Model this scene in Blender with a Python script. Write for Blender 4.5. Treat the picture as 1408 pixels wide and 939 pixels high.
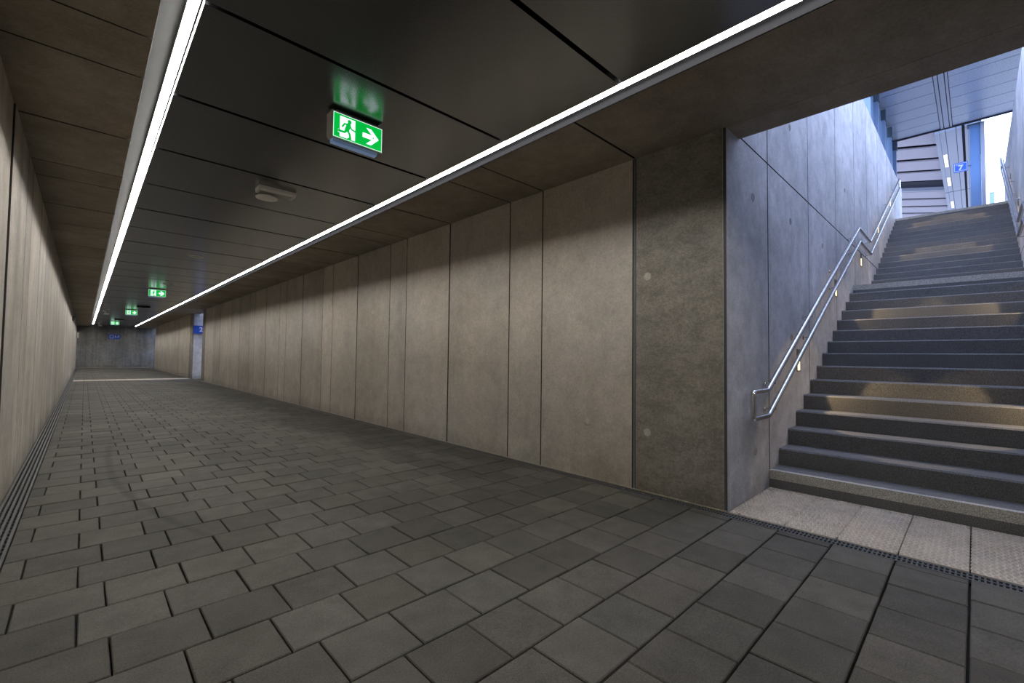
import bpy, bmesh, math, random
from mathutils import Matrix, Vector

for o in list(bpy.data.objects):
    bpy.data.objects.remove(o, do_unlink=True)
sc = bpy.context.scene
C = sc.collection
rnd = random.Random(7)

# ------------------------------------------------------------------ camera
CAM_H = 1.12
YAW, PITCH, ROLL, FPX = math.radians(43.833), math.radians(1.977), math.radians(0.701), 611.73
fw = Vector((math.sin(YAW)*math.cos(PITCH), math.cos(YAW)*math.cos(PITCH), math.sin(PITCH)))
rt0 = Vector((math.cos(YAW), -math.sin(YAW), 0))
up0 = rt0.cross(fw)
rt = rt0*math.cos(ROLL) + up0*math.sin(ROLL)
up = -rt0*math.sin(ROLL) + up0*math.cos(ROLL)
cam = bpy.data.cameras.new('camera'); cam_o = bpy.data.objects.new('camera', cam); C.objects.link(cam_o)
cam.sensor_width = 36; cam.lens = FPX/1408*36; cam.clip_start = .02; cam.clip_end = 2000
M = Matrix.Identity(4)
for i in range(3):
    M[i][0], M[i][1], M[i][2] = rt[i], up[i], -fw[i]
M[2][3] = CAM_H
cam_o.matrix_world = M
sc.camera = cam_o

def project(p):
    d = Vector(p) - Vector((0, 0, CAM_H)); z = d.dot(fw)
    if z < .05: return None
    return 704 + FPX*d.dot(rt)/z, 469.5 - FPX*d.dot(up)/z

# ------------------------------------------------------------------ world, exposure
w = bpy.data.worlds.new('sky'); sc.world = w; w.use_nodes = True
bg = w.node_tree.nodes['Background']
bg.inputs[0].default_value = (.51, .635, 1.0, 1); bg.inputs[1].default_value = 5.8
sc.view_settings.view_transform = 'Standard'; sc.view_settings.look = 'None'
sc.view_settings.gamma = 1; sc.view_settings.use_curve_mapping = False
sc.view_settings.exposure = 0.0
STRIP_POWER = 60.0      # radiance of the two ceiling light lines
STEP_LAMP_W = 24.0       # each recessed step light

# ------------------------------------------------------------------ measured place
XL, XR, H = -.409, 3.448, 2.878          # left wall, right wall, concrete soffit height
Y0, Y1 = 1.279, -.54                     # stairwell side walls
XB = 3.713                               # inner edge of the beam over the stair opening
YEND, YBACK = 42.0, -8.0
SL, SR = .2185, 2.59                     # edges of the concrete soffits
PZ = H + .045                             # underside of metal ceiling
RISE, RUN, X1, X2 = .1515, .2885, 4.40, 9.925
ZP = RISE*30                             # platform level
ZT = 5.67                                # top of stairwell walls
XE = 15.45                               # end of stairwell walls

# ------------------------------------------------------------------ materials
def nt(name):
    m = bpy.data.materials.new(name); m.use_nodes = True
    n = m.node_tree.nodes; l = m.node_tree.links
    return m, n, l, n['Principled BSDF']

def simple(name, col, rough=.5, metal=0., spec=.5, emit=None, es=0.):
    m, n, l, b = nt(name)
    b.inputs['Base Color'].default_value = (*col, 1); b.inputs['Roughness'].default_value = rough
    b.inputs['Metallic'].default_value = metal; b.inputs['Specular IOR Level'].default_value = spec
    if emit:
        b.inputs['Emission Color'].default_value = (*emit, 1); b.inputs['Emission Strength'].default_value = es
    if metal > .9: return m
    # faint surface variation
    t = n.new('ShaderNodeTexNoise'); t.inputs['Scale'].default_value = 60; t.inputs['Detail'].default_value = 3
    r = n.new('ShaderNodeMapRange'); r.inputs[3].default_value = max(0, rough-.05); r.inputs[4].default_value = min(1, rough+.05)
    l.new(t.outputs[0], r.inputs[0]); l.new(r.outputs[0], b.inputs['Roughness'])
    return m

def math_node(n, l, op, a, b=None):
    k = n.new('ShaderNodeMath'); k.operation = op
    for i, v in enumerate((a, b)):
        if v is None: continue
        if isinstance(v, (int, float)): k.inputs[i].default_value = v
        else: l.new(v, k.inputs[i])
    return k.outputs[0]

def noise(n, l, vec, scale, detail=4, rough=.55, sx=(1, 1, 1)):
    mp = n.new('ShaderNodeMapping'); mp.inputs['Scale'].default_value = sx
    l.new(vec, mp.inputs[0])
    t = n.new('ShaderNodeTexNoise'); t.inputs['Scale'].default_value = scale
    t.inputs['Detail'].default_value = detail; t.inputs['Roughness'].default_value = rough
    l.new(mp.outputs[0], t.inputs['Vector']); return t.outputs[0]

def rng(n, l, v, a, b, c, d):
    r = n.new('ShaderNodeMapRange'); r.inputs[1].default_value = a; r.inputs[2].default_value = b
    r.inputs[3].default_value = c; r.inputs[4].default_value = d
    l.new(v, r.inputs[0]); return r.outputs[0]

def concrete(name, col, blotch=.18, streak=.12, pores=.25, vary=.10, rough=.78, tint=(1.0, .93, .8), bump=.15, mottled=0.):
    m, n, l, b = nt(name)
    g = n.new('ShaderNodeNewGeometry'); pos = g.outputs['Position']
    oi = n.new('ShaderNodeObjectInfo')
    big = rng(n, l, noise(n, l, pos, 1.1, 5, .6), .3, .7, 1-blotch, 1+blotch)
    st = rng(n, l, noise(n, l, pos, 1.0, 4, .6, (3.2, 3.2, .4)), .3, .7, 1-streak, 1+streak)
    fine = rng(n, l, noise(n, l, pos, 50, 5, .75), .3, .7, .80, 1.16)
    smu = rng(n, l, noise(n, l, pos, 6.5, 6, .72), .36, .60, 1-blotch*.75, 1+blotch*.35)
    big = math_node(n, l, 'MULTIPLY', big, smu)
    ob = rng(n, l, oi.outputs['Random'], 0, 1, 1-vary, 1+vary)
    v = math_node(n, l, 'MULTIPLY', big, st); v = math_node(n, l, 'MULTIPLY', v, fine); v = math_node(n, l, 'MULTIPLY', v, ob)
    # small dark pores
    vo = n.new('ShaderNodeTexVoronoi'); vo.inputs['Scale'].default_value = 26
    l.new(pos, vo.inputs['Vector'])
    pm = noise(n, l, pos, 2.3, 2)
    pr = rng(n, l, vo.outputs['Distance'], .035, .09, 1-pores, 1)
    pmm = rng(n, l, pm, .5, .62, 0, 1)
    mixp = n.new('ShaderNodeMix'); l.new(pmm, mixp.inputs[0]); mixp.inputs[2].default_value = 1; l.new(pr, mixp.inputs[3])
    v = math_node(n, l, 'MULTIPLY', v, mixp.outputs[0])
    if mottled:
        a = noise(n, l, pos, 55, 4, .75, (1, 1, 1.6)); c = noise(n, l, pos, 4.5, 5, .7, (1, 1, 2.2))
        s = math_node(n, l, 'ADD', math_node(n, l, 'MULTIPLY', a, .55), math_node(n, l, 'MULTIPLY', c, .45))
        v = math_node(n, l, 'MULTIPLY', v, rng(n, l, s, .42, .56, 1-mottled, 1.08))
    # dirt along wall foot, broken up by noise
    sep = n.new('ShaderNodeSeparateXYZ'); l.new(pos, sep.inputs[0])
    zz = math_node(n, l, 'ADD', sep.outputs[2], math_node(n, l, 'MULTIPLY', noise(n, l, pos, 3.5, 5, .7, (1, 1, .6)), -.55))
    v = math_node(n, l, 'MULTIPLY', v, rng(n, l, zz, -.26, -.05, .72, 1))
    # warm / cool drift
    mx = n.new('ShaderNodeMix'); mx.data_type = 'RGBA'
    l.new(rng(n, l, noise(n, l, pos, .7, 3), .35, .65, 0, 1), mx.inputs[0])
    mx.inputs[6].default_value = (*col, 1)
    mx.inputs[7].default_value = (col[0]*tint[0], col[1]*tint[1], col[2]*tint[2], 1)
    sc_ = n.new('ShaderNodeVectorMath'); sc_.operation = 'SCALE'
    l.new(mx.outputs[2], sc_.inputs[0]); l.new(v, sc_.inputs[3])
    l.new(sc_.outputs[0], b.inputs['Base Color'])
    b.inputs['Roughness'].default_value = rough; b.inputs['Specular IOR Level'].default_value = .3
    bp = n.new('ShaderNodeBump'); bp.inputs['Strength'].default_value = bump; bp.inputs['Distance'].default_value = .004
    hgt = math_node(n, l, 'ADD', noise(n, l, pos, 18, 5, .65), pr)
    l.new(hgt, bp.inputs['Height']); l.new(bp.outputs[0], b.inputs['Normal'])
    return m

M_WALL = concrete('wall_concrete', (.425, .388, .342), .14, .06, .4, tint=(1, .965, .90))
M_WALLL = concrete('left_wall_concrete', (.40, .370, .328), .14, .20, tint=(1, .965, .90))
M_PILLAR = concrete('rough_pillar_concrete', (.25, .231, .202), .12, .03, .3, .04, .85, (1, .96, .88), .4, .30)
M_SOFFIT = concrete('soffit_concrete', (.28, .245, .198), .20, .03, .3, .10, tint=(1, .96, .9))
M_STAIRW = concrete('stair_wall_concrete', (.51, .505, .50), .24, .07, .3, .08, .62, (.97, .96, 1.0))
M_ENDW = concrete('end_wall_concrete', (.22, .22, .215), .25, .30, .4, .05)
M_JOINT = simple('joint_dark', (.03, .028, .025), .9)
M_STRIPM = simple('joint_profile_grey', (.12, .12, .115), .5)
M_LIP = concrete('pale_concrete_edge', (.40, .36, .29), .15, 0)
M_MORTAR = simple('joint_sand', (.018, .016, .014), .95)
M_IRON = simple('cast_iron_grille', (.055, .055, .054), .6)
M_PIT = simple('drain_pit', (.006, .006, .006), .9)
M_STEEL = simple('brushed_stainless_steel', (.62, .61, .60), .27, 1.)
M_HOUS = simple('lamp_housing_aluminium', (.45, .45, .45), .45, .6)
M_LED = simple('light_line_diffuser', (.8, .8, .8), .5, emit=(1., .98, .95), es=STRIP_POWER)
M_SIGNB = simple('sign_housing_grey', (.42, .41, .38), .5)
M_GREEN = simple('sign_green', (.0, .25, .04), .4, emit=(.0, .42, .045), es=1.15)
M_SWHITE = simple('sign_white', (.8, .8, .8), .4, emit=(.82, .95, 1.), es=1.25)
M_LENS = simple('sign_lens', (.30, .42, .58), .25, emit=(.25, .42, .75), es=.22)
M_WHITE = simple('white_plastic', (.80, .78, .72), .5)
M_DARKP = simple('dark_plastic', (.02, .02, .02), .5)
M_BLUE = simple('sign_blue', (.02, .09, .50), .4)
M_PRINT = simple('sign_print_white', (.85, .85, .85), .5)
M_POST = simple('blue_grey_painted_steel', (.15, .23, .36), .4)
M_CAP = simple('dark_painted_steel', (.05, .08, .11), .5)
M_COLUMN = simple('blue_painted_column', (.15, .29, .55), .4)
M_CANOPY = simple('canopy_soffit_panel', (.37, .42, .52), .28, .2)
M_SPINE = simple('canopy_spine_panel', (.40, .43, .52), .45)
M_ROOF = simple('far_roof_panel', (.46, .43, .49), .6)
M_GAP = simple('dark_gap', (.012, .014, .03), .8)
M_LAMPW = simple('platform_lamp_white', (.8, .8, .8), .4, emit=(.95, .97, 1.), es=1.2)
M_MAST = simple('pale_blue_mast', (.20, .30, .38), .6)
M_GROUND = concrete('ground_gravel', (.34, .33, .31), .15, 0)
M_PLUG = concrete('tie_plug', (.44, .42, .385), .1, 0)
M_PLUGD = concrete('tie_plug_grey', (.30, .30, .30), .1, 0)
M_WARM = simple('step_light_lens', (.8, .7, .5), .4, emit=(1., .74, .38), es=2.4)
M_SLOT = simple('slot_lining_grey', (.20, .20, .195), .6)
M_DIM = simple('slot_dimming_dark', (.010, .010, .011), .9, spec=0.)  # near-black, added to tone down the lamplight on the right slot face

def granite(name, col, k=.5, sc1=150):
    m, n, l, b = nt(name)
    g = n.new('ShaderNodeNewGeometry'); pos = g.outputs['Position']; oi = n.new('ShaderNodeObjectInfo')
    a = rng(n, l, noise(n, l, pos, sc1, 2, .7), .35, .65, 1-k, 1+k)
    c = rng(n, l, noise(n, l, pos, 3, 4), .3, .7, .9, 1.1)
    o = rng(n, l, oi.outputs['Random'], 0, 1, .95, 1.05)
    v = math_node(n, l, 'MULTIPLY', math_node(n, l, 'MULTIPLY', a, c), o)
    s = n.new('ShaderNodeVectorMath'); s.operation = 'SCALE'; s.inputs[0].default_value = col; l.new(v, s.inputs[3])
    l.new(s.outputs[0], b.inputs['Base Color']); b.inputs['Roughness'].default_value = .7
    return m
M_STEP = granite('dark_step_stone', (.110, .108, .105))
M_NOSE = granite('light_nosing_stone', (.36, .34, .30))
M_TACT = concrete('tactile_tile_stone', (.58, .52, .46), .15, 0, .3, .06, .8)

def paver_mat():
    m, n, l, b = nt('grey_concrete_paver')
    g = n.new('ShaderNodeNewGeometry'); pos = g.outputs['Position']; oi = n.new('ShaderNodeObjectInfo')
    at = n.new('ShaderNodeAttribute'); at.attribute_name = 'tone'
    t = math_node(n, l, 'FRACT', math_node(n, l, 'ADD', oi.outputs['Random'], at.outputs['Fac']))
    tone = rng(n, l, t, 0, 1, .80, 1.17)
    fine = rng(n, l, noise(n, l, pos, 150, 3, .75), .3, .7, .68, 1.32)
    mid = rng(n, l, noise(n, l, pos, 7, 5, .6), .3, .7, .84, 1.14)
    big = rng(n, l, noise(n, l, pos, .55, 4, .6), .34, .62, .80, 1.10)
    v = math_node(n, l, 'MULTIPLY', math_node(n, l, 'MULTIPLY', tone, fine), math_node(n, l, 'MULTIPLY', mid, big))
    # faint curved tyre mark on the paving
    sep = n.new('ShaderNodeSeparateXYZ'); l.new(pos, sep.inputs[0])
    d = math_node(n, l, 'SUBTRACT', sep.outputs[1], 5.7)
    dn = math_node(n, l, 'MINIMUM', d, 0); dp = math_node(n, l, 'MAXIMUM', d, 0)
    xc = math_node(n, l, 'ADD', math_node(n, l, 'MULTIPLY', math_node(n, l, 'MULTIPLY', dn, dn), .064), math_node(n, l, 'MULTIPLY', math_node(n, l, 'MULTIPLY', dp, dp), .019))
    ring = math_node(n, l, 'ABSOLUTE', math_node(n, l, 'SUBTRACT', math_node(n, l, 'SUBTRACT', sep.outputs[0], xc), .212))
    mask = math_node(n, l, 'MULTIPLY', rng(n, l, ring, .012, .04, 1, 0), rng(n, l, sep.outputs[1], 3.0, 3.6, 0, 1))
    mask = math_node(n, l, 'MULTIPLY', mask, rng(n, l, sep.outputs[1], 6.5, 8.2, 1, 0))
    # old damp stain towards the right-hand drain
    stn = math_node(n, l, 'ADD', rng(n, l, sep.outputs[0], 1.9, 3.1, 0, .34), noise(n, l, pos, 1.3, 5, .62, (1, .45, 1)))
    stn = math_node(n, l, 'MULTIPLY', rng(n, l, stn, .62, .80, 0, 1), rng(n, l, sep.outputs[1], 2.2, 3.6, 0, 1))
    v = math_node(n, l, 'MULTIPLY', v, rng(n, l, stn, 0, 1, 1, .62))
    v = math_node(n, l, 'MULTIPLY', v, rng(n, l, mask, 0, 1, 1, .74))
    mx = n.new('ShaderNodeMix'); mx.data_type = 'RGBA'
    t2 = math_node(n, l, 'FRACT', math_node(n, l, 'MULTIPLY', t, 7.3))
    l.new(t2, mx.inputs[0]); mx.inputs[6].default_value = (.081, .074, .063, 1); mx.inputs[7].default_value = (.074, .070, .062, 1)
    s = n.new('ShaderNodeVectorMath'); s.operation = 'SCALE'; l.new(mx.outputs[2], s.inputs[0]); l.new(v, s.inputs[3])
    l.new(s.outputs[0], b.inputs['Base Color'])
    b.inputs['Roughness'].default_value = .74; b.inputs['Specular IOR Level'].default_value = .15
    bp = n.new('ShaderNodeBump'); bp.inputs['Strength'].default_value = .25; bp.inputs['Distance'].default_value = .002
    l.new(noise(n, l, pos, 120, 4, .7), bp.inputs['Height']); l.new(bp.outputs[0], b.inputs['Normal'])
    return m
M_PAVER = paver_mat()

def perforated():
    m, n, l, b = nt('perforated_grey_metal')
    g = n.new('ShaderNodeNewGeometry'); pos = g.outputs['Position']
    sep = n.new('ShaderNodeSeparateXYZ'); l.new(pos, sep.inputs[0])
    k = 2*math.pi/.016
    sx = math_node(n, l, 'SINE', math_node(n, l, 'MULTIPLY', math_node(n, l, 'ADD', sep.outputs[0], sep.outputs[1]), k))
    sy = math_node(n, l, 'SINE', math_node(n, l, 'MULTIPLY', math_node(n, l, 'SUBTRACT', sep.outputs[0], sep.outputs[1]), k))
    pr = math_node(n, l, 'MULTIPLY', sx, sy)
    v = rng(n, l, pr, .15, .5, 1.0, .35)
    s = n.new('ShaderNodeVectorMath'); s.operation = 'SCALE'; s.inputs[0].default_value = (.255, .258, .26); l.new(v, s.inputs[3])
    l.new(s.outputs[0], b.inputs['Base Color']); b.inputs['Metallic'].default_value = 1
    b.inputs['Roughness'].default_value = .24
    return m
M_PANEL = perforated()

# ------------------------------------------------------------------ mesh helpers
class MB:
    def __init__(s): s.v = []; s.f = []
    def box(s, x0, x1, y0, y1, z0, z1):
        i = len(s.v)
        s.v += [(x0,y0,z0),(x1,y0,z0),(x1,y1,z0),(x0,y1,z0),(x0,y0,z1),(x1,y0,z1),(x1,y1,z1),(x0,y1,z1)]
        s.f += [tuple(i+k for k in q) for q in ((0,3,2,1),(4,5,6,7),(0,1,5,4),(1,2,6,5),(2,3,7,6),(3,0,4,7))]
        return s
    def prism_y(s, prof, y0, y1):
        i = len(s.v); n = len(prof)
        s.v += [(x, y0, z) for x, z in prof] + [(x, y1, z) for x, z in prof]
        s.f += [tuple(range(i, i+n)), tuple(range(i+2*n-1, i+n-1, -1))]
        s.f += [(i+k, i+n+k, i+n+(k+1) % n, i+(k+1) % n) for k in range(n)]
        return s
    def prism(s, prof, axis, a, b):
        # prof 2D in the two other axes (cyclic order), extruded along axis
        i = len(s.v); n = len(prof)
        def P(q, t):
            return {'x': (t, q[0], q[1]), 'y': (q[0], t, q[1]), 'z': (q[0], q[1], t)}[axis]
        s.v += [P(q, a) for q in prof] + [P(q, b) for q in prof]
        s.f += [tuple(range(i, i+n)), tuple(range(i+2*n-1, i+n-1, -1))]
        s.f += [(i+k, i+n+k, i+n+(k+1) % n, i+(k+1) % n) for k in range(n)]
        return s
    def slab(s, x0, x1, y0, y1, z0, z1, c=.004):
        i = len(s.v); x0b, x1b, y0b, y1b = x0+c, x1-c, y0+c, y1-c; zb = z1-c
        s.v += [(x0,y0,z0),(x1,y0,z0),(x1,y1,z0),(x0,y1,z0),(x0,y0,zb),(x1,y0,zb),(x1,y1,zb),(x0,y1,zb),
                (x0b,y0b,z1),(x1b,y0b,z1),(x1b,y1b,z1),(x0b,y1b,z1)]
        s.f += [tuple(i+k for k in q) for q in ((0,3,2,1),(0,1,5,4),(1,2,6,5),(2,3,7,6),(3,0,4,7),
                (4,5,9,8),(5,6,10,9),(6,7,11,10),(7,4,8,11),(8,9,10,11))]
        return s
    def tube(s, pts, r, seg=14, caps=True):
        pts = [Vector(p) for p in pts]; n = len(pts); i = len(s.v); prev = None
        for k, p in enumerate(pts):
            t = ((pts[k]-pts[k-1]).normalized() if k else Vector()) + ((pts[k+1]-pts[k]).normalized() if k < n-1 else Vector())
            t.normalize()
            if prev is None:
                a = Vector((0, 1, 0)) if abs(t.y) < .9 else Vector((1, 0, 0))
                u = (a - t*a.dot(t)).normalized()
            else:
                u = (prev - t*prev.dot(t)).normalized()
            prev = u; v = t.cross(u)
            for j in range(seg):
                an = 2*math.pi*j/seg; s.v.append(tuple(p + u*(r*math.cos(an)) + v*(r*math.sin(an))))
        for k in range(n-1):
            for j in range(seg):
                a = i+k*seg+j; b = i+k*seg+(j+1) % seg
                s.f.append((a, b, b+seg, a+seg))
        if caps:
            s.f.append(tuple(i+j for j in range(seg-1, -1, -1))); s.f.append(tuple(i+(n-1)*seg+j for j in range(seg)))
        return s
    def lathe(s, prof, c, axis='z', seg=24):
        # prof: (r, h) list from one pole to the other along axis, about centre c
        i = len(s.v); n = len(prof)
        for r, hh in prof:
            for j in range(seg):
                an = 2*math.pi*j/seg; a, b = r*math.cos(an), r*math.sin(an)
                q = {'z': (a, b, hh), 'y': (a, hh, b), 'x': (hh, a, b)}[axis]
                s.v.append((c[0]+q[0], c[1]+q[1], c[2]+q[2]))
        for k in range(n-1):
            for j in range(seg):
                a = i+k*seg+j; b = i+k*seg+(j+1) % seg; s.f.append((a, b, b+seg, a+seg))
        s.f.append(tuple(i+j for j in range(seg))); s.f.append(tuple(i+(n-1)*seg+j for j in range(seg-1, -1, -1)))
        return s
    def mesh(s, name, m, smooth=False, recalc=True):
        me = bpy.data.meshes.new(name); me.from_pydata(s.v, [], s.f)
        if recalc:
            bm = bmesh.new(); bm.from_mesh(me); bmesh.ops.recalc_face_normals(bm, faces=bm.faces); bm.to_mesh(me); bm.free()
        if smooth:
            me.polygons.foreach_set('use_smooth', [True]*len(me.polygons))
            me.set_sharp_from_angle(angle=math.radians(40))
        if m: me.materials.append(m)
        return me
    def obj(s, name, m, parent=None, smooth=False):
        return link(name, s.mesh(name, m, smooth), parent)

def link(name, me, parent=None, loc=None):
    o = bpy.data.objects.new(name, me); C.objects.link(o)
    if parent: o.parent = parent
    if loc: o.location = loc
    return o

def tag(o, label=None, cat=None, group=None, kind=None):
    if label: o['label'] = label
    if cat: o['category'] = cat
    if group: o['group'] = group
    if kind: o['kind'] = kind
    return o

def thing(name, label, cat, loc=(0, 0, 0), group=None):
    o = bpy.data.objects.new(name, None); C.objects.link(o); o.location = loc; o.empty_display_size = .1
    return tag(o, label, cat, group)

def copy_tree(o, parent=None, label=None):
    c = o.copy(); C.objects.link(c); c.parent = parent
    if label: c['label'] = label
    for ch in o.children: copy_tree(ch, c)
    return c

def struct(name, mb, m, label=None):
    return tag(mb.obj(name, m), label, None, None, 'structure')

def box(*a): return MB().box(*a)

def dirty_edges(o, axis, sign, also=()):
    """all faces but the visible front get the dark joint material"""
    o.data.materials.append(M_JOINT)
    for p in o.data.polygons:
        if p.normal[axis]*sign < .9 and not any(p.normal[a]*b > .9 for a, b in also): p.material_index = 1
    return o

def text_mesh(name, body, size, m, mat_world, parent=None, align='CENTER', bold=0.):
    cu = bpy.data.curves.new('tmp', 'FONT'); cu.body = body; cu.size = size
    cu.align_x = align; cu.align_y = 'CENTER'; cu.offset = bold; cu.extrude = .0006
    t = bpy.data.objects.new('tmp', cu); C.objects.link(t)
    bpy.context.view_layer.update()
    me = bpy.data.meshes.new_from_object(t.evaluated_get(bpy.context.evaluated_depsgraph_get()))
    bpy.data.objects.remove(t, do_unlink=True)
    me.transform(mat_world); me.materials.clear(); me.materials.append(m)
    return link(name, me, parent)

# ------------------------------------------------------------------ joint rhythm shared by walls and soffits
def joints(y_from, y_to, base=2.053, period=2.745, subs=(0, 1.09, 1.59)):
    out = []
    k = math.floor((y_from-base)/period)-1
    while True:
        b = base+period*k
        if b > y_to: break
        for i, s in enumerate(subs):
            if y_from+.05 < b+s < y_to-.05: out.append((b+s, i == 0))
        k += 1
    return out

# ================================================================== STRUCTURE
# ---- floor
floor = struct('floor', box(XL-.05, XR+.3, YBACK, YEND, -.25, -.035), M_MORTAR, 'tunnel floor of grey concrete pavers')
PX, PY, PB, PA, PY0 = .2957, .2935, .012, .106, .038
PXL, PXR = -.275, 3.337
paver_list = []
r0 = int((YBACK-PY0)/PY); r1 = int((YEND-PY0)/PY)
for r in range(r0, r1):
    ya, yb = PY0+r*PY, PY0+(r+1)*PY
    xs = [PXL]; x = (PA if r % 2 else PB) - PX
    if x < PXL + .03: x += PX
    while x < PXR-.03: xs.append(x); x += PX
    xs.append(PXR)
    for a, b in zip(xs[:-1], xs[1:]):
        if 23.3 < ya < 24.15: continue           # pale guidance strip lies here
        paver_list.append((a, b, ya, yb))
def paver_score(p):
    q = [project((x, y, 0)) for x in p[:2] for y in p[2:]]
    if any(k is None for k in q): return 0
    us = [k[0] for k in q]; vs = [k[1] for k in q]
    if max(us) < 0 or min(us) > 1408 or min(vs) > 939 or max(vs) < 0: return 0
    a, b, c, d = q[0], q[1], q[3], q[2]
    ar = 0
    P = [a, b, c, d]
    for i in range(4): ar += P[i][0]*P[(i+1) % 4][1]-P[(i+1) % 4][0]*P[i][1]
    return abs(ar)/2
ranked = sorted(paver_list, key=paver_score, reverse=True)
G = .0045
paver_cache = {}
for a, b, ya, yb in ranked[:300]:
    key = round(b-a, 3)
    if key not in paver_cache:
        paver_cache[key] = MB().slab(G*.75, b-a-G*.75, G, yb-ya-G, -.06, 0, .004).mesh('paver', M_PAVER)
    o = link('paver', paver_cache[key], floor, (a, ya, rnd.uniform(-.0025, .0012)))
    o.rotation_euler = (rnd.uniform(-.004, .004), rnd.uniform(-.004, .004), rnd.uniform(-.006, .006))
fld = MB(); tones = []
for a, b, ya, yb in ranked[300:]:
    n0 = len(fld.f); dz = rnd.uniform(-.002, .001)
    fld.slab(a+G*.75, b-G*.75, ya+G, yb-G, -.06, dz, .003)
    tones += [rnd.random()]*(len(fld.f)-n0)
me = fld.mesh('paver_field', M_PAVER, recalc=False)
at = me.attributes.new('tone', 'FLOAT', 'FACE'); at.data.foreach_set('value', tones)
tag(link('paver_field', me, floor), kind='stuff')

# ---- walls of the corridor
def panel_wall(name, x_face, side, segs, m, label, zt=H+.02):
    """wall along Y; side=+1: room lies at smaller x; segs: list of (y0,y1,material or None,list of joints)"""
    back = MB()
    for y0, y1, mm, js in segs:
        xa, xb = (x_face+.035, x_face+.27) if side > 0 else (x_face-.27, x_face-.035)
        if mm is not M_PILLAR: back.box(xa, xb, y0, y1, -.2, zt+.2)
    w_ = struct(name, back, M_JOINT, label)
    for y0, y1, mm, js in segs:
        ed = [(y0, False)]+js+[(y1, False)]
        for (ya, sa), (yb, sb) in zip(ed[:-1], ed[1:]):
            ga, gb = (.009 if sa else .0042), (.009 if sb else .0042)
            th = .262 if mm is M_PILLAR else .05
            xa, xb = (x_face, x_face+th) if side > 0 else (x_face-th, x_face)
            prof_c = .003
            if side > 0: prof = [(xb, ya+ga), (xa+prof_c, ya+ga), (xa, ya+ga+prof_c), (xa, yb-gb-prof_c), (xa+prof_c, yb-gb), (xb, yb-gb)]
            else: prof = [(xa, ya+ga), (xb-prof_c, ya+ga), (xb, ya+ga+prof_c), (xb, yb-gb-prof_c), (xb-prof_c, yb-gb), (xa, yb-gb)]
            pn = MB().prism(prof, 'z', -.05, zt).obj('wall_panel', mm, w_)
            if mm is not M_PILLAR: dirty_edges(pn, 0, -side)
    return w_

wall_r = panel_wall('wall_right', XR, 1, [
    (Y0+.022, 2.045, M_PILLAR, []),
    (2.068, 21.2, M_WALL, joints(2.068, 21.2)),
    (21.2, 21.82, M_PILLAR, []),
    (24.2, 24.85, M_PILLAR, []),
    (24.85, 38.6, M_WALL, joints(24.85, 38.6))], M_WALL, 'right tunnel wall of tall concrete panels')
box(XR+.003, XR+.05, 2.045, 2.068, -.02, H).obj('joint_profile', M_STRIPM, wall_r)
box(XR-.0012, XR+.0008, Y0+.002, Y0+.024, .005, H).obj('corner_profile', M_IRON, wall_r)
wall_n = panel_wall('wall_right_near', XR, 1, [(YBACK, Y1-.01, M_WALL, joints(YBACK, Y1))], M_WALL, 'right tunnel wall before the stair opening')
# formwork tie plugs, cast flush in shallow ring recesses
plug = MB().lathe([(.034, .0), (.034, -.0015), (.026, -.0035), (.0255, -.001), (.012, -.0022)], (0, 0, 0), 'x', 20).mesh('tie_plug', M_PLUG, True)
plugd = MB().lathe([(.034, .0), (.034, -.0015), (.026, -.0035), (.0255, -.001), (.012, -.0022)], (0, 0, 0), 'x', 20).mesh('tie_plug', M_PLUGD, True)
for y in (1.93,):
    for z in (.497, 1.821): link('tie_plug', plug, wall_r, (XR+.0005, y, z))
for k in range(6):
    for yy in (2.55, 4.21):
        for z in (.515, 1.832): link('tie_plug', plug, wall_r, (XR+.0005, yy+2.745*k, z))
wall_l = panel_wall('wall_left', XL, -1, [(4.70, YEND, M_WALLL, joints(4.70, YEND, 4.70))], M_WALLL, 'left tunnel wall of streaked concrete panels')
wall_ln = panel_wall('wall_left_near', XL-.010, -1, [(YBACK, 4.695, M_WALLL, joints(YBACK, 4.68, 4.70))], M_WALLL, 'left tunnel wall, nearest recessed section')
# end wall across tunnel and third stairwell
wall_f = struct('wall_far', box(XL-.3, 12, YEND+.02, YEND+.3, -.2, 5.6), M_JOINT, 'dark concrete end wall of the tunnel')
xx = XL-.05
for i in range(12):
    wd = .52 if i < 8 else 1.0
    box(xx+.003, xx+wd-.003, YEND, YEND+.06, -.05, 5.5).obj('wall_panel', M_ENDW, wall_f); xx += wd
box(XL, XR, YEND-.03, YEND, -.02, .06).obj('skirting', M_LIP, wall_f)
wall_b = struct('wall_back', box(XL-.3, XR+.3, YBACK-.3, YBACK, -.2, H+.3), M_WALL, 'wall closing the tunnel behind the camera')

# ---- concrete soffits either side of the metal ceiling
def soffit_run(name, x_out, x_in, chamfer_to, cz, y_from, y_to, js, label):
    d = 1 if x_in > x_out else -1
    bk = box(min(x_out, x_in-.02*d), max(x_out, x_in-.02*d), y_from, y_to, H+.10, H+.5)
    root = struct(name, bk, M_JOINT, label)
    ed = [(y_from, 0)]+js+[(y_to, 0)]
    for (ya, sa), (yb, sb) in zip(ed[:-1], ed[1:]):
        ga = .011 if sa else .007; gb = .011 if sb else .007
        prof = [(x_out, H), (x_in, H), (chamfer_to, H+cz), (chamfer_to, H+.2), (x_out, H+.2)]
        dirty_edges(MB().prism(prof, 'y', ya+ga, yb-gb).obj('soffit_panel', M_SOFFIT, root), 2, -1)
    return root
sof_l = soffit_run('ceiling_soffit_left', XL-.03, SL, SL+.002, .004, YBACK, YEND, joints(YBACK, YEND, 2.085), 'brown concrete soffit over the left wall')
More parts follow.
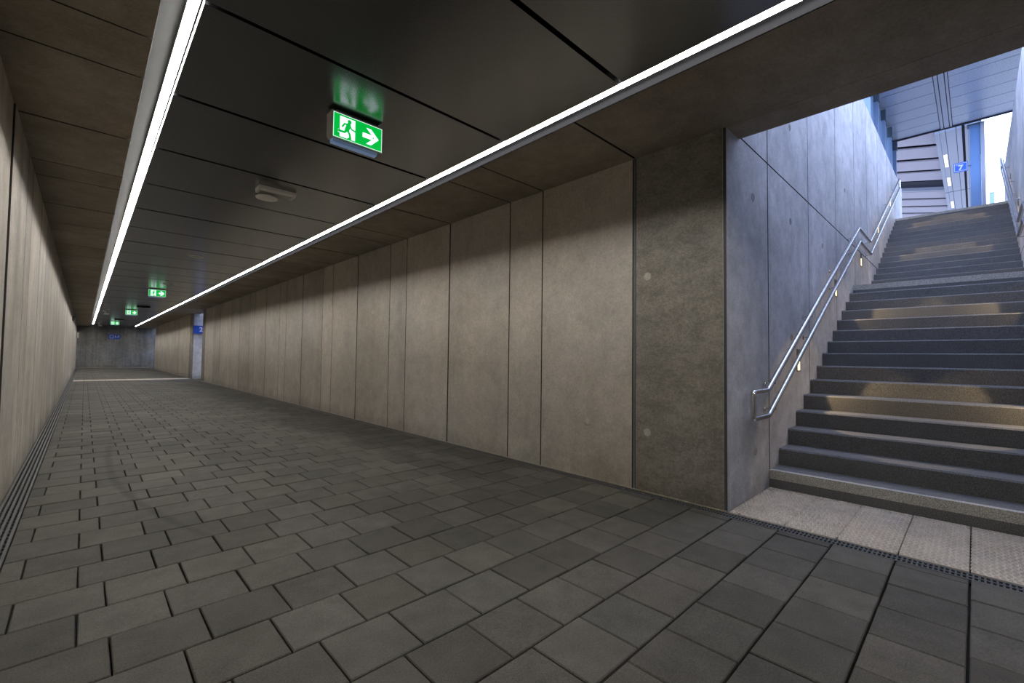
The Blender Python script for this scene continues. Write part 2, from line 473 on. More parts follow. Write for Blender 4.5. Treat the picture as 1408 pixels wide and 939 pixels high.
sof_r = soffit_run('ceiling_soffit_right', XR+.0, SR, SR-.002, .004, 2.05, YEND, joints(2.05, YEND), 'brown concrete soffit over the right wall')
box(XR+.002, XB, 2.05, YEND, H+.0, H+.2).obj('soffit_panel', M_SOFFIT, sof_r)
sof_n = soffit_run('ceiling_soffit_near', XR-.002, SR, SR-.002, .004, YBACK, 2.045, [], 'brown concrete soffit beside the stair opening')
box(XR+.002, XB, YBACK, 2.045, H, H+.4).obj('soffit_panel', M_SOFFIT, sof_n)
box(SL+.004, .388, YBACK, YEND, H+.16, H+.19).obj('slot_top', M_SLOT, sof_l)
box(2.49, SR-.004, YBACK, YEND, H+.16, H+.19).obj('slot_top', M_HOUS, sof_r)
box(SR-.007, SR-.0025, YBACK, YEND, H+.002, H+.16).obj('dimming_strip', M_DIM, sof_r)  # added dark strip, keeps the soffit face beside the lamp from showing bright
# structural slab above everything
struct('ceiling_slab', box(XL-.3, XB, YBACK-.3, YEND+.3, H+.35, ZP-.1), M_SOFFIT, 'concrete slab over the tunnel')

# ---- metal panel ceiling
ceil = struct('ceiling', box(.392, 2.48, YBACK, YEND, PZ+.11, PZ+.14), M_DARKP, 'ceiling of dark grey perforated metal panels')
PLX0, PLX1, PP, PB0 = .388, 2.485, 1.1275, 1.585
k0 = int((YBACK-PB0)/PP)
pm = MB()
pm.v = []; wdt = PP-.034
pm.box(PLX0, PLX1, .017, .017+wdt, 0, .002)
for fy in (.017, .017+wdt-.002): pm.box(PLX0, PLX1, fy, fy+.002, .002, .045)
for fx in (PLX0, PLX1-.002): pm.box(fx, fx+.002, .019, .015+wdt, .002, .045)
pme = pm.mesh('ceiling_panel', M_PANEL)
for k in range(k0, int((YEND-PB0)/PP)):
    link('ceiling_panel', pme, ceil, (0, PB0+k*PP, PZ+rnd.uniform(-.0015, .0015)))

# ---- stairwell walls
def stair_wall(name, yf, s, label):
    """s=+1: body lies at larger y"""
    ya, yb = (yf+.035, yf+.25) if s > 0 else (yf-.25, yf-.035)
    w_ = struct(name, MB().box(XR+.02, XE-.004, ya, yb, -.2, 2.9).box(XB, XE-.004, ya, yb, 2.9, ZT-.004), M_JOINT, label)
    xs = [XR+.001, 4.412, 5.83, 7.28, 8.64, 9.83, 11.15, 12.5, 13.95, XE]
    pa, pb = (yf, yf+.05) if s > 0 else (yf-.05, yf)
    for i, (a, b) in enumerate(zip(xs[:-1], xs[1:])):
        g0 = .010 if i == 1 else .0075; g1 = .010 if i == 0 else .0075
        dirty_edges(box(a+(0 if i == 0 else g0), b-(0 if b == XE else g1), pa, pb, -.05, 2.894).obj('wall_panel', M_STAIRW, w_), 1, -s, ((0, 1),) if b == XE else ((0, -1),) if i == 0 else ())
        a2 = max(a, XB+.002)
        dirty_edges(box(a2+(0 if i == 0 else g0), b-(0 if b == XE else g1), pa, pb, 2.908, ZT).obj('wall_panel', M_STAIRW, w_), 1, -s, ((0, 1), (2, 1)) if b == XE else ((2, 1),))
    box(XB, XE, min(pa, yb), max(pb, yb), ZT-.003, ZT+.012).obj('wall_cap', M_STAIRW, w_)
    return w_
wsl = stair_wall('wall_stair_left', Y0, 1, 'left side wall of the stairwell in smooth concrete panels')
wsr = stair_wall('wall_stair_right', Y1, -1, 'right side wall of the stairwell in smooth concrete panels')
pl_y = MB().lathe([(.036, 0), (.036, -.0015), (.028, -.004), (.027, -.001), (.012, -.002)], (0, 0, 0), 'y', 20).mesh('tie_plug', M_PLUGD, True)
for x, z in ((4.05, .36), (4.025, 2.49), (5.13, 2.53), (6.5, 2.53), (5.13, 1.35), (7.9, 3.6), (5.13, 3.5)):
    link('tie_plug', pl_y, wsl, (x, Y0+.0005, z))

# ---- platform and ground outside
struct('platform', MB().box(X2+14*RUN-.03+.12, 55, -3.6, 4.4, ZP-.35, ZP).box(XB, X2+14*RUN+.09, Y0+.25, 4.4, ZP-.35, ZP)
       .box(XB, X2+14*RUN+.09, -3.6, Y1-.25, ZP-.35, ZP), M_GROUND, 'platform at the top of the stairs')
gr = MB()
for a, b in ((-60, -3.6), (4.4, 21.5), (24.45, 38.3), (42.3, 90)): gr.box(XB, 120, a, b, 3.3, 3.6)
gr.box(-80, XB-.01, -60, 90, 3.3+1.2, 3.6+1.0)
for a, b in ((21.5, 24.45), (38.3, 42.3)): gr.box(11.5, 120, a, b, 3.3, 3.6)
gr.box(55, 120, -3.6, 4.4, 3.3, 3.6)
struct('ground', gr, M_GROUND, 'ballast ground beside the platform')

# ================================================================== LIGHT LINES
def light_line(label, xc, zb, hw, y_from, y_to):
    t = thing('linear_light', label, 'light', (xc, 0, zb))
    seg = 2.255; n = int((y_to-y_from)/seg); L = (y_to-y_from)/n
    d = MB().box(-hw, hw, .001, L-.001, 0, .004).mesh('diffuser', M_LED)
    hs = MB().box(-hw, hw, 0, L, .0045, .05).mesh('housing', M_HOUS)
    for k in range(n):
        link('diffuser', d, t, (0, y_from+k*L, 0)); link('housing', hs, t, (0, y_from+k*L, 0))
    return t
light_line('white light line recessed beside the left concrete soffit', .3557, H+.09, .0235, -4., YEND-1.2)
light_line('white light line recessed beside the right concrete soffit', 2.522, H+.053, .0235, -4., YEND-1.2)

# ================================================================== STAIRS
st = thing('staircase', 'dark stone staircase of two flights rising to the platform', 'staircase', (X1, (Y0+Y1)/2, 0))
sx, sy = X1, (Y0+Y1)/2
hw = (Y0-Y1)/2
def step_mesh(run, nose, first=False):
    b = MB(); c = .006
    c = .013; prof = [(0, -.40), (0, -c), (c*.8, 0), (run, 0), (run, -.40)]
    b.prism(prof, 'y', -hw+.002, hw-.002)
    return b.mesh('step', M_STEP)
s_std = step_mesh(RUN+.05, 0); s_land = step_mesh(X2-X1-14*RUN+.02, 0)
nose_m = MB().box(-.0015, .05, -hw+.002, hw-.002, -.075, .0012).mesh('nosing', M_NOSE)
nose_top = MB().box(-.0015, .32, -hw+.002, hw-.002, -.05, .0012).mesh('nosing', M_NOSE)
for k in range(30):
    x = X1+k*RUN if k < 15 else X2+(k-15)*RUN
    o = link('step' if k != 14 else 'landing', s_land if k == 14 else s_std, st, (x-sx, 0, RISE*(k+1)))
    if k in (0, 14): link('nosing', nose_m, o)
    if k == 29: link('nosing', nose_top, o)
struct('wall_under_stairs', box(XB+.9, 14.2, Y1-.2, Y0+.2, -.60, -.30), M_JOINT, 'foundation under the staircase')

# tactile tiles at stair foot
tp = thing('tactile_paving', 'pale studded tactile paving at the foot of the stairs', 'tactile paving', (XR, 0, 0))
TX0, TX1 = XR+.008, X1
nub = MB()
for i in range(30):
    for j in range(11):
        cx = .016+i*.0307; cy = .0155+j*.0263+(.006 if i % 2 else -.001)
        if cx > TX1-TX0-.014: continue
        a, b_, h_ = .0118, .0085, .0075
        i0 = len(nub.v)
        nub.v += [(cx-a, cy-b_, 0), (cx+a, cy-b_, 0), (cx+a, cy+b_, 0), (cx-a, cy+b_, 0),
                  (cx-a*.5, cy-b_*.55, h_), (cx+a*.5, cy-b_*.55, h_), (cx+a*.5, cy+b_*.55, h_), (cx-a*.5, cy+b_*.55, h_)]
        nub.f += [tuple(i0+q for q in f) for f in ((4,5,6,7), (0,1,5,4), (1,2,6,5), (2,3,7,6), (3,0,4,7))]
nub_me = nub.mesh('studs', M_TACT, recalc=False)
tile = MB().slab(0, TX1-TX0, .004, PY-.004, -.05, 0, .003).mesh('tile', M_TACT)
y = PY0-2*PY
ys = [PY0+k*PY for k in range(-2, 5)]
for y in ys:
    y_a, y_b = max(y, Y1+.003), min(y+PY, Y0-.003)
    if y_b-y_a < .02: continue
    if y_b-y_a > PY-.01:
        o = link('tile', tile, tp, (TX0-XR, y, .002)); tag(link('studs', nub_me, o), kind='stuff')
    else:
        o = MB().slab(0, TX1-TX0, .0025, y_b-y_a-.0025, -.05, 0, .003).obj('tile', M_TACT, tp); o.location = (TX0-XR, y_a, .002)
        nb = MB()
        for fi in range(0, len(nub.v), 8):
            q = nub.v[fi:fi+8]
            if max(v[1] for v in q) < y_b-y_a-.004 and min(v[1] for v in q) > .003:
                i0 = len(nb.v); nb.v += q
                nb.f += [tuple(i0+z for z in f) for f in ((4,5,6,7), (0,1,5,4), (1,2,6,5), (2,3,7,6), (3,0,4,7))]
        tag(link('studs', nb.mesh('studs', M_TACT, recalc=False), o), kind='stuff')
struct('floor_stair_foot', box(XR+.001, X1+.2, Y1, Y0, -.25, -.045), M_MORTAR, 'bed under the tactile tiles')
# pale guidance strip across the far tunnel floor
gs = thing('guidance_strip', 'pale guidance strip across the far tunnel floor', 'tactile paving', (0, 23.5, 0))
for k in range(12):
    o = MB().slab(-.275+k*.3005+.002, -.275+(k+1)*.3005-.002, .0, .90, -.05, .004, .003).obj('tile', M_TACT, gs)
    o.location = (0, -.02, 0)

# ---- drains
dr = thing('drain_channel', 'slotted black iron drain along the right wall and stair foot', 'drain', (3.388, 0, 0))
dW = .100
g = MB(); L = .5
for xx in (-dW/2, -.006, dW/2-.012): g.box(xx, xx+.012, 0, L-.002, -.02, -.001)
n = 23
for k in range(n): g.box(-dW/2+.011, dW/2-.011, k*L/n, k*L/n+.0085, -.02, -.002)
g_me = g.mesh('grate', M_IRON, recalc=False)
pit = MB().box(-dW/2+.001, dW/2-.001, 0, L, -.034, -.021).mesh('pit', M_PIT)
lip = MB().box(dW/2-.001, dW/2+.012, 0, L, -.05, .001).mesh('edge', M_LIP)
yy = -2.0
while yy < YEND-.6:
    link('grate', g_me, dr, (-.001, yy, 0)); yy += L
box(-dW/2+.001, dW/2-.001, YBACK, YEND-.1, -.034, -.021).obj('pit', M_PIT, dr)
box(dW/2+.001, dW/2+.0095, Y0, YEND-.1, -.03, .004).obj('edge_strip', M_LIP, dr)
dl = thing('drain_channel', 'dark drain with long bars along the left wall', 'drain', (-.338, 0, 0))
g = MB(); W2 = .122
for i in range(5):
    a = -W2/2+i*(W2-.014)/4; g.box(a, a+.014, 0, .998, -.02, -.001)
for k in range(14): g.box(-W2/2+.01, W2/2-.01, k/14, k/14+.006, -.02, -.006)
g_me2 = g.mesh('grate', M_IRON, recalc=False)
yy = -2.0
while yy < YEND-1.1:
    link('grate', g_me2, dl, (0, yy, 0)); yy += 1.0
box(-W2/2+.001, W2/2-.001, YBACK, YEND-.1, -.034, -.021).obj('pit', M_PIT, dl)

# ================================================================== HANDRAILS
def fillet(pts, r, n=5):
    pts = [Vector(p) for p in pts]; out = [pts[0]]
    for a, b, c in zip(pts[:-2], pts[1:-1], pts[2:]):
        u = (a-b).normalized(); v = (c-b).normalized()
        d = min(r, (a-b).length*.45, (c-b).length*.45)
        p0, p1 = b+u*d, b+v*d
        for k in range(n+1):
            t = k/n; out.append(p0*(1-t)**2 + b*2*t*(1-t) + p1*t*t)
    out.append(pts[-1]); return out
SLP = RISE/RUN
def handrail(label, yw, s):
    """s=-1: rail stands off towards smaller y"""
    t = thing('handrail', label, 'handrail', (3.74, yw, .66)); ox, oz = 3.74, .66
    yo = s*.085
    def P(x, z, dy=0): return (x-ox, yo+dy, z-oz)
    xt = 13.92
    upz = lambda x: 3.125+(x-9.46)*SLP
    loz = lambda x: 2.925+(x-9.50)*SLP
    U = [P(3.80, .868), P(4.08, .868), P(8.41, 3.135), P(9.46, 3.125), P(xt, upz(xt))]
    Lo = [P(3.80, .66), P(4.10, .66), P(8.486, 2.945), P(9.50, 2.925), P(xt, loz(xt))]
    MB().tube(fillet(U, .03, 3), .0212).obj('upper_rail', M_STEEL, t, True)
    MB().tube(fillet(Lo, .03, 3), .0212).obj('lower_rail', M_STEEL, t, True)
    MB().tube(fillet([P(3.80, .868), P(3.738, .868), P(3.738, .66), P(3.80, .66)], .055, 6), .0212).obj('end_loop', M_STEEL, t, True)
    MB().tube(fillet([P(xt, upz(xt)), P(xt+.07, upz(xt)+.03), P(xt+.07, loz(xt)+.03), P(xt, loz(xt))], .05, 6), .0212).obj('end_loop', M_STEEL, t, True)
    def bracket(zu, zl):
        b = MB()
        b.tube([(0, .0, -.055), (0, yo, -.055), (0, yo, -.018)], .008, 8)
        dz = zl-zu
        b.tube([(0, .0, dz-.055), (0, yo, dz-.055), (0, yo, dz-.018)], .008, 8)
        for q in (-.055, dz-.055): b.lathe([(.026, 0), (.026, s*.006), (.01, s*.008)], (0, 0, q), 'y', 14)
        return b
    for x in (4.28, 5.55, 6.85, 8.1):
        zu = .868+(x-4.08)*SLP; zl = .66+(x-4.10)*SLP
        o = bracket(zu, zl).obj('bracket', M_STEEL, t, True); o.location = (x-ox, 0, zu-oz)
    for x in (9.62, 10.8, 12.0, 13.2):
        o = bracket(upz(x), loz(x)).obj('bracket', M_STEEL, t, True); o.location = (x-ox, 0, upz(x)-oz)
    return t
handrail('double stainless steel handrail on the left stair wall, looped at its foot', Y0, -1)
handrail('double stainless steel handrail on the right stair wall at the picture edge', Y1, 1)

# ---- recessed step lights
ordn = ['lowest', 'second lowest', 'middle', 'second highest', 'highest']
lamp_x = [(5.37, 1.12), (7.21, 2.09), (9.17, 2.79), (11.12, 3.72), (13.02, 4.72)]
for side, yw, s in (('left', Y0, -1), ('right', Y1, 1)):
    for i, (x, z) in enumerate(lamp_x):
        t = thing('step_light', '%s warm recessed step light in the %s stair wall' % (ordn[i], side), 'light', (x, yw, z), 'recessed step lights in the stair walls')
        fr = MB(); hw_, hh, d = .062, .115, s*.006
        y_a, y_b = min(0, d), max(0, d)
        fr.box(-hw_, -hw_+.012, y_a, y_b, -hh, hh).box(hw_-.012, hw_, y_a, y_b, -hh, hh)
        fr.box(-hw_+.012, hw_-.012, y_a, y_b, -hh, -hh+.012).box(-hw_+.012, hw_-.012, y_a, y_b, hh-.012, hh)
        fr.obj('frame', M_STRIPM, t)
        box(-hw_+.012, hw_-.012, min(0, s*.002), max(0, s*.002), .02, hh-.012).obj('recess_plate', M_CAP, t)  # flat dark plate stands in for the dark recess above the lens
        box(-hw_+.012, hw_-.012, min(0, s*.003), max(0, s*.003), -hh+.012, .02).obj('lens', M_WARM, t)
        ld = bpy.data.lights.new('step_lamp', 'SPOT'); ld.energy = STEP_LAMP_W; ld.color = (1., .74, .40)
        ld.spot_size = math.radians(80); ld.spot_blend = .15; ld.shadow_soft_size = .02
        lo = bpy.data.objects.new('step_lamp', ld); C.objects.link(lo); lo.parent = t
        lo.location = (0, s*.02, -.02)
        lo.rotation_euler = Vector((.06, s*1.0, -.55)).to_track_quat('-Z', 'Y').to_euler()

# ================================================================== EXIT SIGNS
def exit_sign():
    t = thing('exit_sign', '', 'exit sign', (0, 0, 0), 'green emergency exit signs under the metal ceiling')
    W, Hh, D, T = .380, .216, .105, .034
    # housing hung on a narrow mount, top at z=0
    box(-W/2+.03, W/2-.03, .02, D-.01, -.022, 0).obj('mount', M_STRIPM, t)
    prof = [(0, -.022), (D, -.022), (D, -Hh+.03), (.07, -Hh-.008), (0, -Hh-.008)]
    MB().prism(prof, 'x', -W/2-.006, W/2+.006).obj('housing', M_SIGNB, t)
    fy = -.0035
    f = box(-W/2, W/2, fy, 0, -Hh, -T).obj('face', M_GREEN, t)
    box(-W/2+.004, W/2-.03, .016, .062, -Hh-.034, -Hh-.007).obj('lens', M_LENS, t)
    for q in range(3): box(-W/2+.008, W/2-.034, .0150, .0165, -Hh-.015-q*.007, -Hh-.0125-q*.007).obj('lens_rib', M_STRIPM, t)
    fh = Hh-T
    def UV(u, v): return (-W/2+u*W, -T-v*fh)
    def flat(name, polys, m, yy, parent):
        b = MB()
        for p in polys:
            i = len(b.v); b.v += [(x, yy, z) for x, z in p]; b.f.append(tuple(range(i, i+len(p))))
        return link(name, b.mesh(name, m, recalc=False), parent)
    def disc(c, r, n=14): return [(c[0]+r*math.cos(-2*math.pi*k/n), c[1]+r*math.sin(-2*math.pi*k/n)) for k in range(n)]
    def stroke(pts, wd):
        out = []
        P = [Vector(UV(*q)) for q in pts]
        for a, b in zip(P[:-1], P[1:]):
            d = (b-a).normalized(); nn = Vector((-d.y, d.x))*wd/2
            out.append([tuple(a+nn), tuple(b+nn), tuple(b-nn), tuple(a-nn)])
        for a in P: out.append(disc(a, wd/2, 10))
        return out
    # white rim lines
    rim = []
    for a, b, c, d in ((0, 0, 1, .018), (0, .982, 1, 1), (0, 0, .009, 1), (.991, 0, 1, 1)):
        p, q = UV(a, b), UV(c, d); rim.append([(p[0], p[1]), (q[0], p[1]), (q[0], q[1]), (p[0], q[1])])
    flat('rim', rim, M_SWHITE, fy-.0004, f)
    door = [UV(*q) for q in ((.125, .09), (.43, .09), (.43, .93), (.30, .93), (.30, .93), (.125, .93))]
    flat('door_symbol', [door], M_SWHITE, fy-.0006, f)
    green = []
    green += [disc(UV(.315, .215), .0155)]
    green += stroke([(.30, .36), (.265, .58)], .034)
    green += stroke([(.285, .34), (.215, .36), (.175, .50)], .0125)
    green += stroke([(.32, .38), (.36, .50), (.43, .53)], .0125)
    green += stroke([(.275, .58), (.32, .72), (.335, .90), (.295, .93)], .017)
    green += stroke([(.255, .58), (.22, .70), (.105, .71)], .017)
    flat('running_figure', green, M_GREEN, fy-.0009, f)
    flat('foot_symbol', [[UV(*q) for q in ((.04, .80), (.105, .80), (.105, .95), (.04, .95))]], M_GREEN, fy-.0009, f)
    flat('foot_outline', stroke([(.095, .66), (.095, .76), (.12, .77)], .004), M_SWHITE, fy-.0007, f)
    ar = [[UV(*q) for q in ((.585, .42), (.80, .42), (.80, .62), (.585, .62))],
          [UV(*q) for q in ((.66, .18), (.765, .18), (.93, .52), (.83, .52))],
          [UV(*q) for q in ((.66, .86), (.83, .52), (.93, .52), (.765, .86))]]
    flat('arrow_symbol', ar, M_SWHITE, fy-.0006, f)
    return t
es = exit_sign()
spots = [(1.437, 3.2, 'nearest large green exit sign with running figure and right arrow'),
         (1.43, 16.0, 'second nearest green exit sign, under the middle of the tunnel ceiling'),
         (1.38, 24.7, 'third nearest green exit sign, beside a dark ceiling box'),
         (1.22, 34.6, 'farthest green exit sign, just above the dark blue end sign')]
for i, (x, y, lab) in enumerate(spots):
    o = es if i == 0 else copy_tree(es)
    o['label'] = lab; o.location = (x, y, PZ)

# ---- emergency luminaires, speakers, cameras
def emergency(label, x, y):
    t = thing('emergency_light', label, 'emergency light', (x, y, PZ), 'flat emergency lights under the ceiling')
    MB().prism([(-.085, 0), (.085, 0), (.085, -.022), (.07, -.05), (-.06, -.05), (-.085, -.03)], 'x', -.185, .185).obj('housing', M_WHITE, t)
    box(-.165, .15, -.055, .05, -.056, -.0495).obj('diffuser', M_SIGNB, t)
    MB().lathe([(.03, -.055), (.03, -.072), (.10, -.074), (.112, -.084), (.108, -.092), (.06, -.098), (.005, -.099)], (-.075, .05, 0), 'z', 28).obj('round_sensor', M_WHITE, t, True)
    return t
emergency('white flat emergency light with round sensor behind the nearest exit sign', 1.47, 5.33)
def darkbox(label, x, y):
    t = thing('ceiling_box', label, 'ceiling box', (x, y, PZ), 'dark boxes hanging by the far exit signs')
    box(-.20, .20, -.05, .05, -.055, 0).obj('body', M_DARKP, t)
    box(-.19, .19, -.045, .045, -.062, -.055).obj('cover', M_SIGNB, t)
darkbox('dark flat ceiling box in front of the third exit sign', 1.62, 22.6)
darkbox('dark flat ceiling box in front of the farthest exit sign', 1.32, 32.6)
def speaker(label, x, y):
    t = thing('ceiling_speaker', label, 'speaker', (x, y, PZ), 'round ceiling speakers')
    MB().lathe([(.115, 0), (.115, -.006), (.105, -.012), (.095, -.012), (.092, -.006), (.002, -.006)], (0, 0, 0), 'z', 28).obj('ring', M_WHITE, t, True)
    MB().lathe([(.09, -.006), (.085, -.010), (.002, -.014)], (0, 0, 0), 'z', 28).obj('grille', M_SIGNB, t, True)
speaker('round ceiling speaker in the open middle of the ceiling', 1.445, 10.05)
speaker('round ceiling speaker above the second nearest exit sign', 1.53, 14.7)
def camera_dome(label, x, y):
    t = thing('security_camera', label, 'camera', (x, y, PZ), 'small white ceiling cameras')
    MB().lathe([(.07, 0), (.07, -.03), (.06, -.04), (.01, -.04)], (0, 0, 0), 'z', 20).obj('base', M_WHITE, t, True)
    MB().tube([(0, 0, -.03), (0, 0, -.10)], .02, 10).obj('neck', M_WHITE, t, True)
    MB().box(-.05, .14, -.05, .05, -.17, -.09).obj('body', M_PRINT, t)
    MB().lathe([(.035, .14), (.035, .15), (.01, .15)], (0, 0, -.13), 'x', 14).obj('lens', M_DARKP, t, True)
camera_dome('small white camera hanging beside the left light line', .60, 26.4)
camera_dome('small white camera at the far end of the left light line', .62, 38.5)
t = thing('wall_box', 'small dark box high on the far left wall', 'box', (XL, 26.0, 2.5))
box(0, .09, -.12, .12, -.10, .10).obj('body', M_DARKP, t); box(.09, .096, -.10, .10, -.08, .08).obj('cover', M_STRIPM, t)
t = thing('wall_sign', 'small pale sign projecting from the left wall near the end', 'sign', (XL, 39.0, 2.15))
box(0, .12, -.02, .02, -.17, .17).obj('panel', M_SIGNB, t); box(0, .03, -.03, .03, -.20, .20).obj('bracket', M_STRIPM, t)

# ---- blue signs in the tunnel
FX = Matrix.Rotation(math.pi/2, 4, 'X')       # text facing -Y
t = thing('platform_sign', 'dark blue sign with white digits on the far end wall', 'sign', (1.48, YEND, 2.19))
box(-.31, .31, -.05, -.002, -.17, .17).obj('panel', M_BLUE, t)
b = MB()
for q in ((-.24, -.05, .09, .11), (-.24, -.05, -.11, -.09), (-.24, -.22, -.09, .09), (-.07, -.05, -.09, .09)): b.box(q[0], q[1], -.053, -.0505, q[2], q[3])
b.obj('frame_symbol', M_PRINT, t)
text_mesh('lettering', '3-7', .2, M_PRINT, Matrix.Translation((.13, -.0515, 0)) @ FX, t)
t = thing('platform_sign', 'blue sign with white digit two inside the far side opening', 'sign', (3.68, 24.18, 2.17))
box(-.20, .20, -.05, -.002, -.18, .18).obj('panel', M_BLUE, t)
text_mesh('lettering', '2', .27, M_PRINT, Matrix.Translation((.07, -.0515, 0)) @ FX, t, bold=.006)

# ---- far stairwells: side openings
def shaft(idx, ya, yb, far_wall):
    nm = ['second', 'third'][idx]
    w1 = struct('wall_shaft_near', MB().box(XR+.05, 11.5, ya-.25, ya, -.2, 5.4), M_STAIRW, 'near side wall of the %s stair opening' % nm)
    if far_wall:
        struct('wall_shaft_far', MB().box(XR+.05, 11.5, yb, yb+.25, -.2, 5.4), M_STAIRW, 'far side wall of the %s stair opening' % nm)
    s_ = thing('staircase', '%s' % ('narrow stair in the far right side opening' if idx == 0 else 'stair rising beside the tunnel end wall'), 'staircase', (4.4, (ya+yb)/2, 0))
    hw2 = (yb-ya)/2
    me_ = MB().prism([(0, -.5), (0, 0), (.34, 0), (.34, -.5)], 'y', -hw2+.012, hw2-.012).mesh('step', M_STEP)
    for k in range(24): link('step', me_, s_, (k*RUN, 0, RISE*(k+1)))
    struct('floor_shaft', box(XR+.28, 4.75, ya, yb, -.25, 0), M_TACT, 'floor at the foot of the %s stair' % nm)
    struct('wall_shaft_end', box(11.5, 11.7, ya-.25, yb+.25, -.2, 3.6), M_STAIRW, 'end of the %s stair opening' % nm)
shaft(0, 21.82, 24.2, True)
shaft(1, 38.6, YEND, False)

# ================================================================== OUTSIDE: canopies, column, sign
ZC = 6.97; CX0, CX1 = 10.6, 15.33; CY0, CY1 = -.82, 1.45; SP0, SP1 = .30, .51
can = thing('stair_canopy', 'flat grey-blue plank canopy over the top of the stairs', 'canopy', (CX1, .3, ZC))
cx, cy = CX1, .3
box(CX0-cx, 0, CY0-cy, CY1-cy+.15, .045, .25).obj('roof_deck', M_CAP, can)
pw = .544
pl1 = MB().box(.009, pw-.009, SP1-cy+.010, CY1-cy, 0, .045).mesh('plank', M_CANOPY)
pl2 = MB().box(.009, pw-.009, CY0-cy, SP0-cy-.010, 0, .045).mesh('plank', M_CANOPY)
for k in range(8):
    x = -(k+1)*pw
    link('plank', pl1, can, (x-.02, 0, 0)); link('plank', pl2, can, (x-.02, 0, 0))
for a, b in ((.303, .340), (.355, .44), (.455, .507)):
    L = 1.4
    for k in range(3): box(-.02-(k+1)*L+.003, -.02-k*L-.003, a-cy, b-cy, -.012, .045).obj('spine_panel', M_SPINE, can)
box(-.02, .02, CY0-cy, CY1-cy+.12, -.03, .25).obj('end_fascia', M_GAP, can)
box(CX0-cx, .0, CY1-cy+.002, CY1-cy+.12, -.05, .04).obj('side_beam', M_CAP, can)
ps = MB().box(-.05, .05, 0, .15, 0, ZC-.06-ZT-.24).mesh('post', M_POST)
pc = MB().box(-.07, .07, -.02, .17, 0, .24).mesh('post_head', M_CAP)
for x in (11.1, 12.1, 13.17, 14.28, 15.28):
    o = link('post', ps, can, (x-cx, 1.355-cy, ZT+.012-ZC)); link('post_head', pc, o, (0, 0, ZC-.06-ZT-.24))
gp = MB().box(.05, .99, .07, .085, .0, ZC-.08-ZT).mesh('pane', M_POST)
for x in (11.1, 12.1, 13.17, 14.25):
    link('pane', gp, can, (x-cx, 1.355-cy, ZT+.012-ZC))

fc = thing('platform_roof', 'lavender slatted platform roof with white lamps beyond the stairs', 'roof', (15.6, .35, ZC))
fx, fy_ = 15.6, .35
def wing(x0, x1, xs):
    # inclined panels rising to the left, dark gaps between
    n = int(round((x1-x0)/1.08)); L = (x1-x0)/n
    zl = lambda y: 7.09+(y-.65)*.21-ZC
    for k in range(n):
        a = x0+k*L+.135; b = x0+(k+1)*L-.135
        p = [(.64-fy_, zl(.64)), (3.4-fy_, zl(3.4)), (3.4-fy_, zl(3.4)+.04), (.64-fy_, zl(.64)+.04)]
        MB().prism(p, 'x', a-fx, b-fx).obj('roof_panel', M_ROOF, fc)
    p = [(.50-fy_, zl(.5)+.12), (3.4-fy_, zl(3.4)+.12), (3.4-fy_, zl(3.4)+.2), (.5-fy_, zl(.5)+.2)]
    MB().prism(p, 'x', x0-fx, x1-fx).obj('roof_deck', M_GAP, fc)
    for a, b in ((-.20, .03), (.035, .09), (.145, .24), (.25, .43), (.44, .545), (.55, .635)):
        box(x0-fx, xs-fx, a-fy_, b-fy_, .0, .06).obj('spine_panel', M_SPINE, fc)
    box(x0-fx, xs-fx, -.20-fy_, .64-fy_, .062, .14).obj('spine_deck', M_GAP, fc)
wing(15.6, 20.2, 21.25); wing(21.35, 28.2, 28.2)
zl_ = lambda y: 7.09+(y-.65)*.21-ZC
def sloped(x0, x1, dz0, dz1, m, name):
    p = [(.03-fy_, zl_(.64)+dz0), (.64-fy_, zl_(.64)+dz0), (3.4-fy_, zl_(3.4)+dz0), (3.4-fy_, zl_(3.4)+dz1), (.64-fy_, zl_(.64)+dz1), (.03-fy_, zl_(.64)+dz1)]
    MB().prism(p, 'x', x0-fx, x1-fx).obj(name, m, fc)
sloped(20.2, 21.26, .12, .2, M_GAP, 'roof_deck')
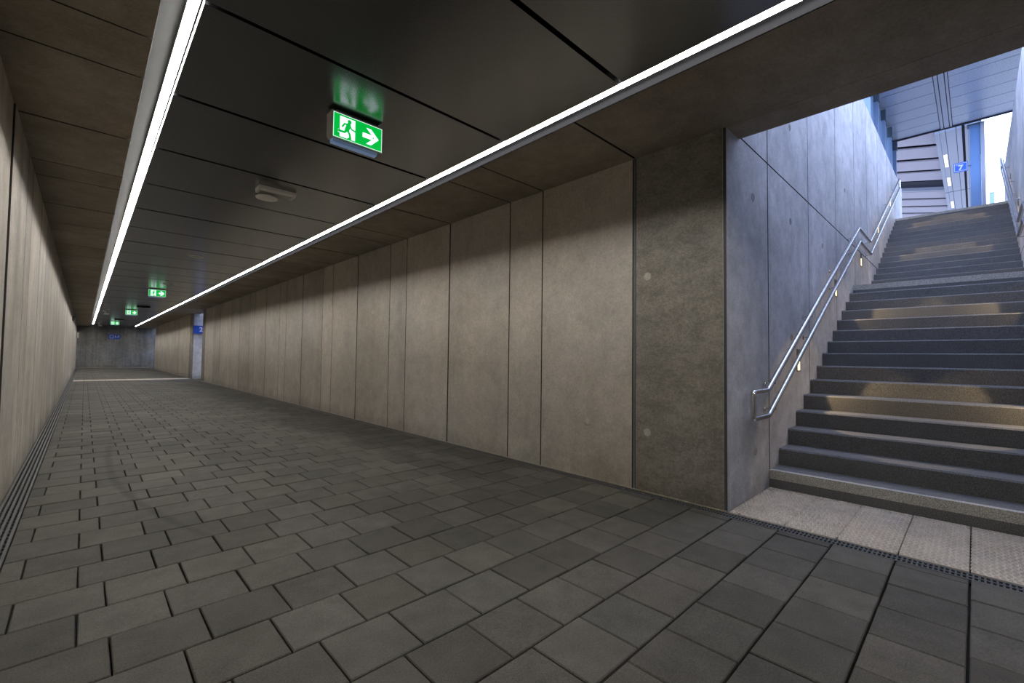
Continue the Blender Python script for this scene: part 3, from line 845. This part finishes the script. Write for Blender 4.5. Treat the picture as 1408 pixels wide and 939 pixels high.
sloped(21.26, 21.35, -.02, .1, M_SPINE, 'cross_beam')
sloped(20.18, 20.2, .0, .2, M_GAP, 'end_plate')
for a, b in ((17.35, 18.45), (19.6, 20.5), (22.6, 23.5)):
    box(a-fx, b-fx, .46-fy_, .53-fy_, -.012, .001).obj('lamp', M_LAMPW, fc)

co = thing('steel_column', 'blue painted steel column standing on the platform', 'column', (15.62, -.08, ZP))
box(-.08, .08, -.092, .092, 0, 2.40).obj('shaft', M_COLUMN, co)
box(-.10, .10, -.165, -.095, 0, 2.40).obj('side_plate', M_SPINE, co)
box(-.14, .14, -.14, .14, 0, .03).obj('base_plate', M_COLUMN, co)
box(-.12, .12, -.17, .13, 2.40, 2.42).obj('cap_plate', M_CAP, co)
ps_ = thing('platform_sign', 'bright blue platform sign with white number seven by the column', 'sign', (15.5, .175, 5.95))
RX = Matrix.Rotation(-math.pi/2, 4, 'Z') @ Matrix.Rotation(math.pi/2, 4, 'X')   # text facing -X
sp = box(-.015, .015, -.13, .125, -.115, .115).obj('panel', simple('sign_bright_blue', (.035, .17, .72), .4), ps_)
b = MB()
for q in ((-.115, .11, .088, .096), (-.115, .11, -.096, -.088), (-.115, -.107, -.088, .088), (.102, .11, -.088, .088)):
    b.box(-.0165, -.0155, q[0], q[1], q[2], q[3])
b.obj('border', M_PRINT, sp)
text_mesh('lettering', '7', .17, M_PRINT, Matrix.Translation((-.0165, .0, -.02)) @ RX, sp, bold=.006)
text_mesh('lettering', 'Gleis', .042, M_PRINT, Matrix.Translation((-.0165, .045, .06)) @ RX, sp)
MB().tube([(0, -.125, 0), (.06, -.19, 0)], .012, 8).obj('bracket', M_CAP, ps_)

ms = thing('mast', 'pale blue mast far beyond the top step against white sky', 'mast', (45, -.98, ZP))
box(-.11, .11, -.115, .115, 0, 8.3).obj('shaft', M_MAST, ms); box(-.14, .14, -.14, .14, 0, .05).obj('base_plate', M_MAST, ms)
box(-.12, .12, -.12, .12, 8.3, 8.36).obj('cap', M_POST, ms)
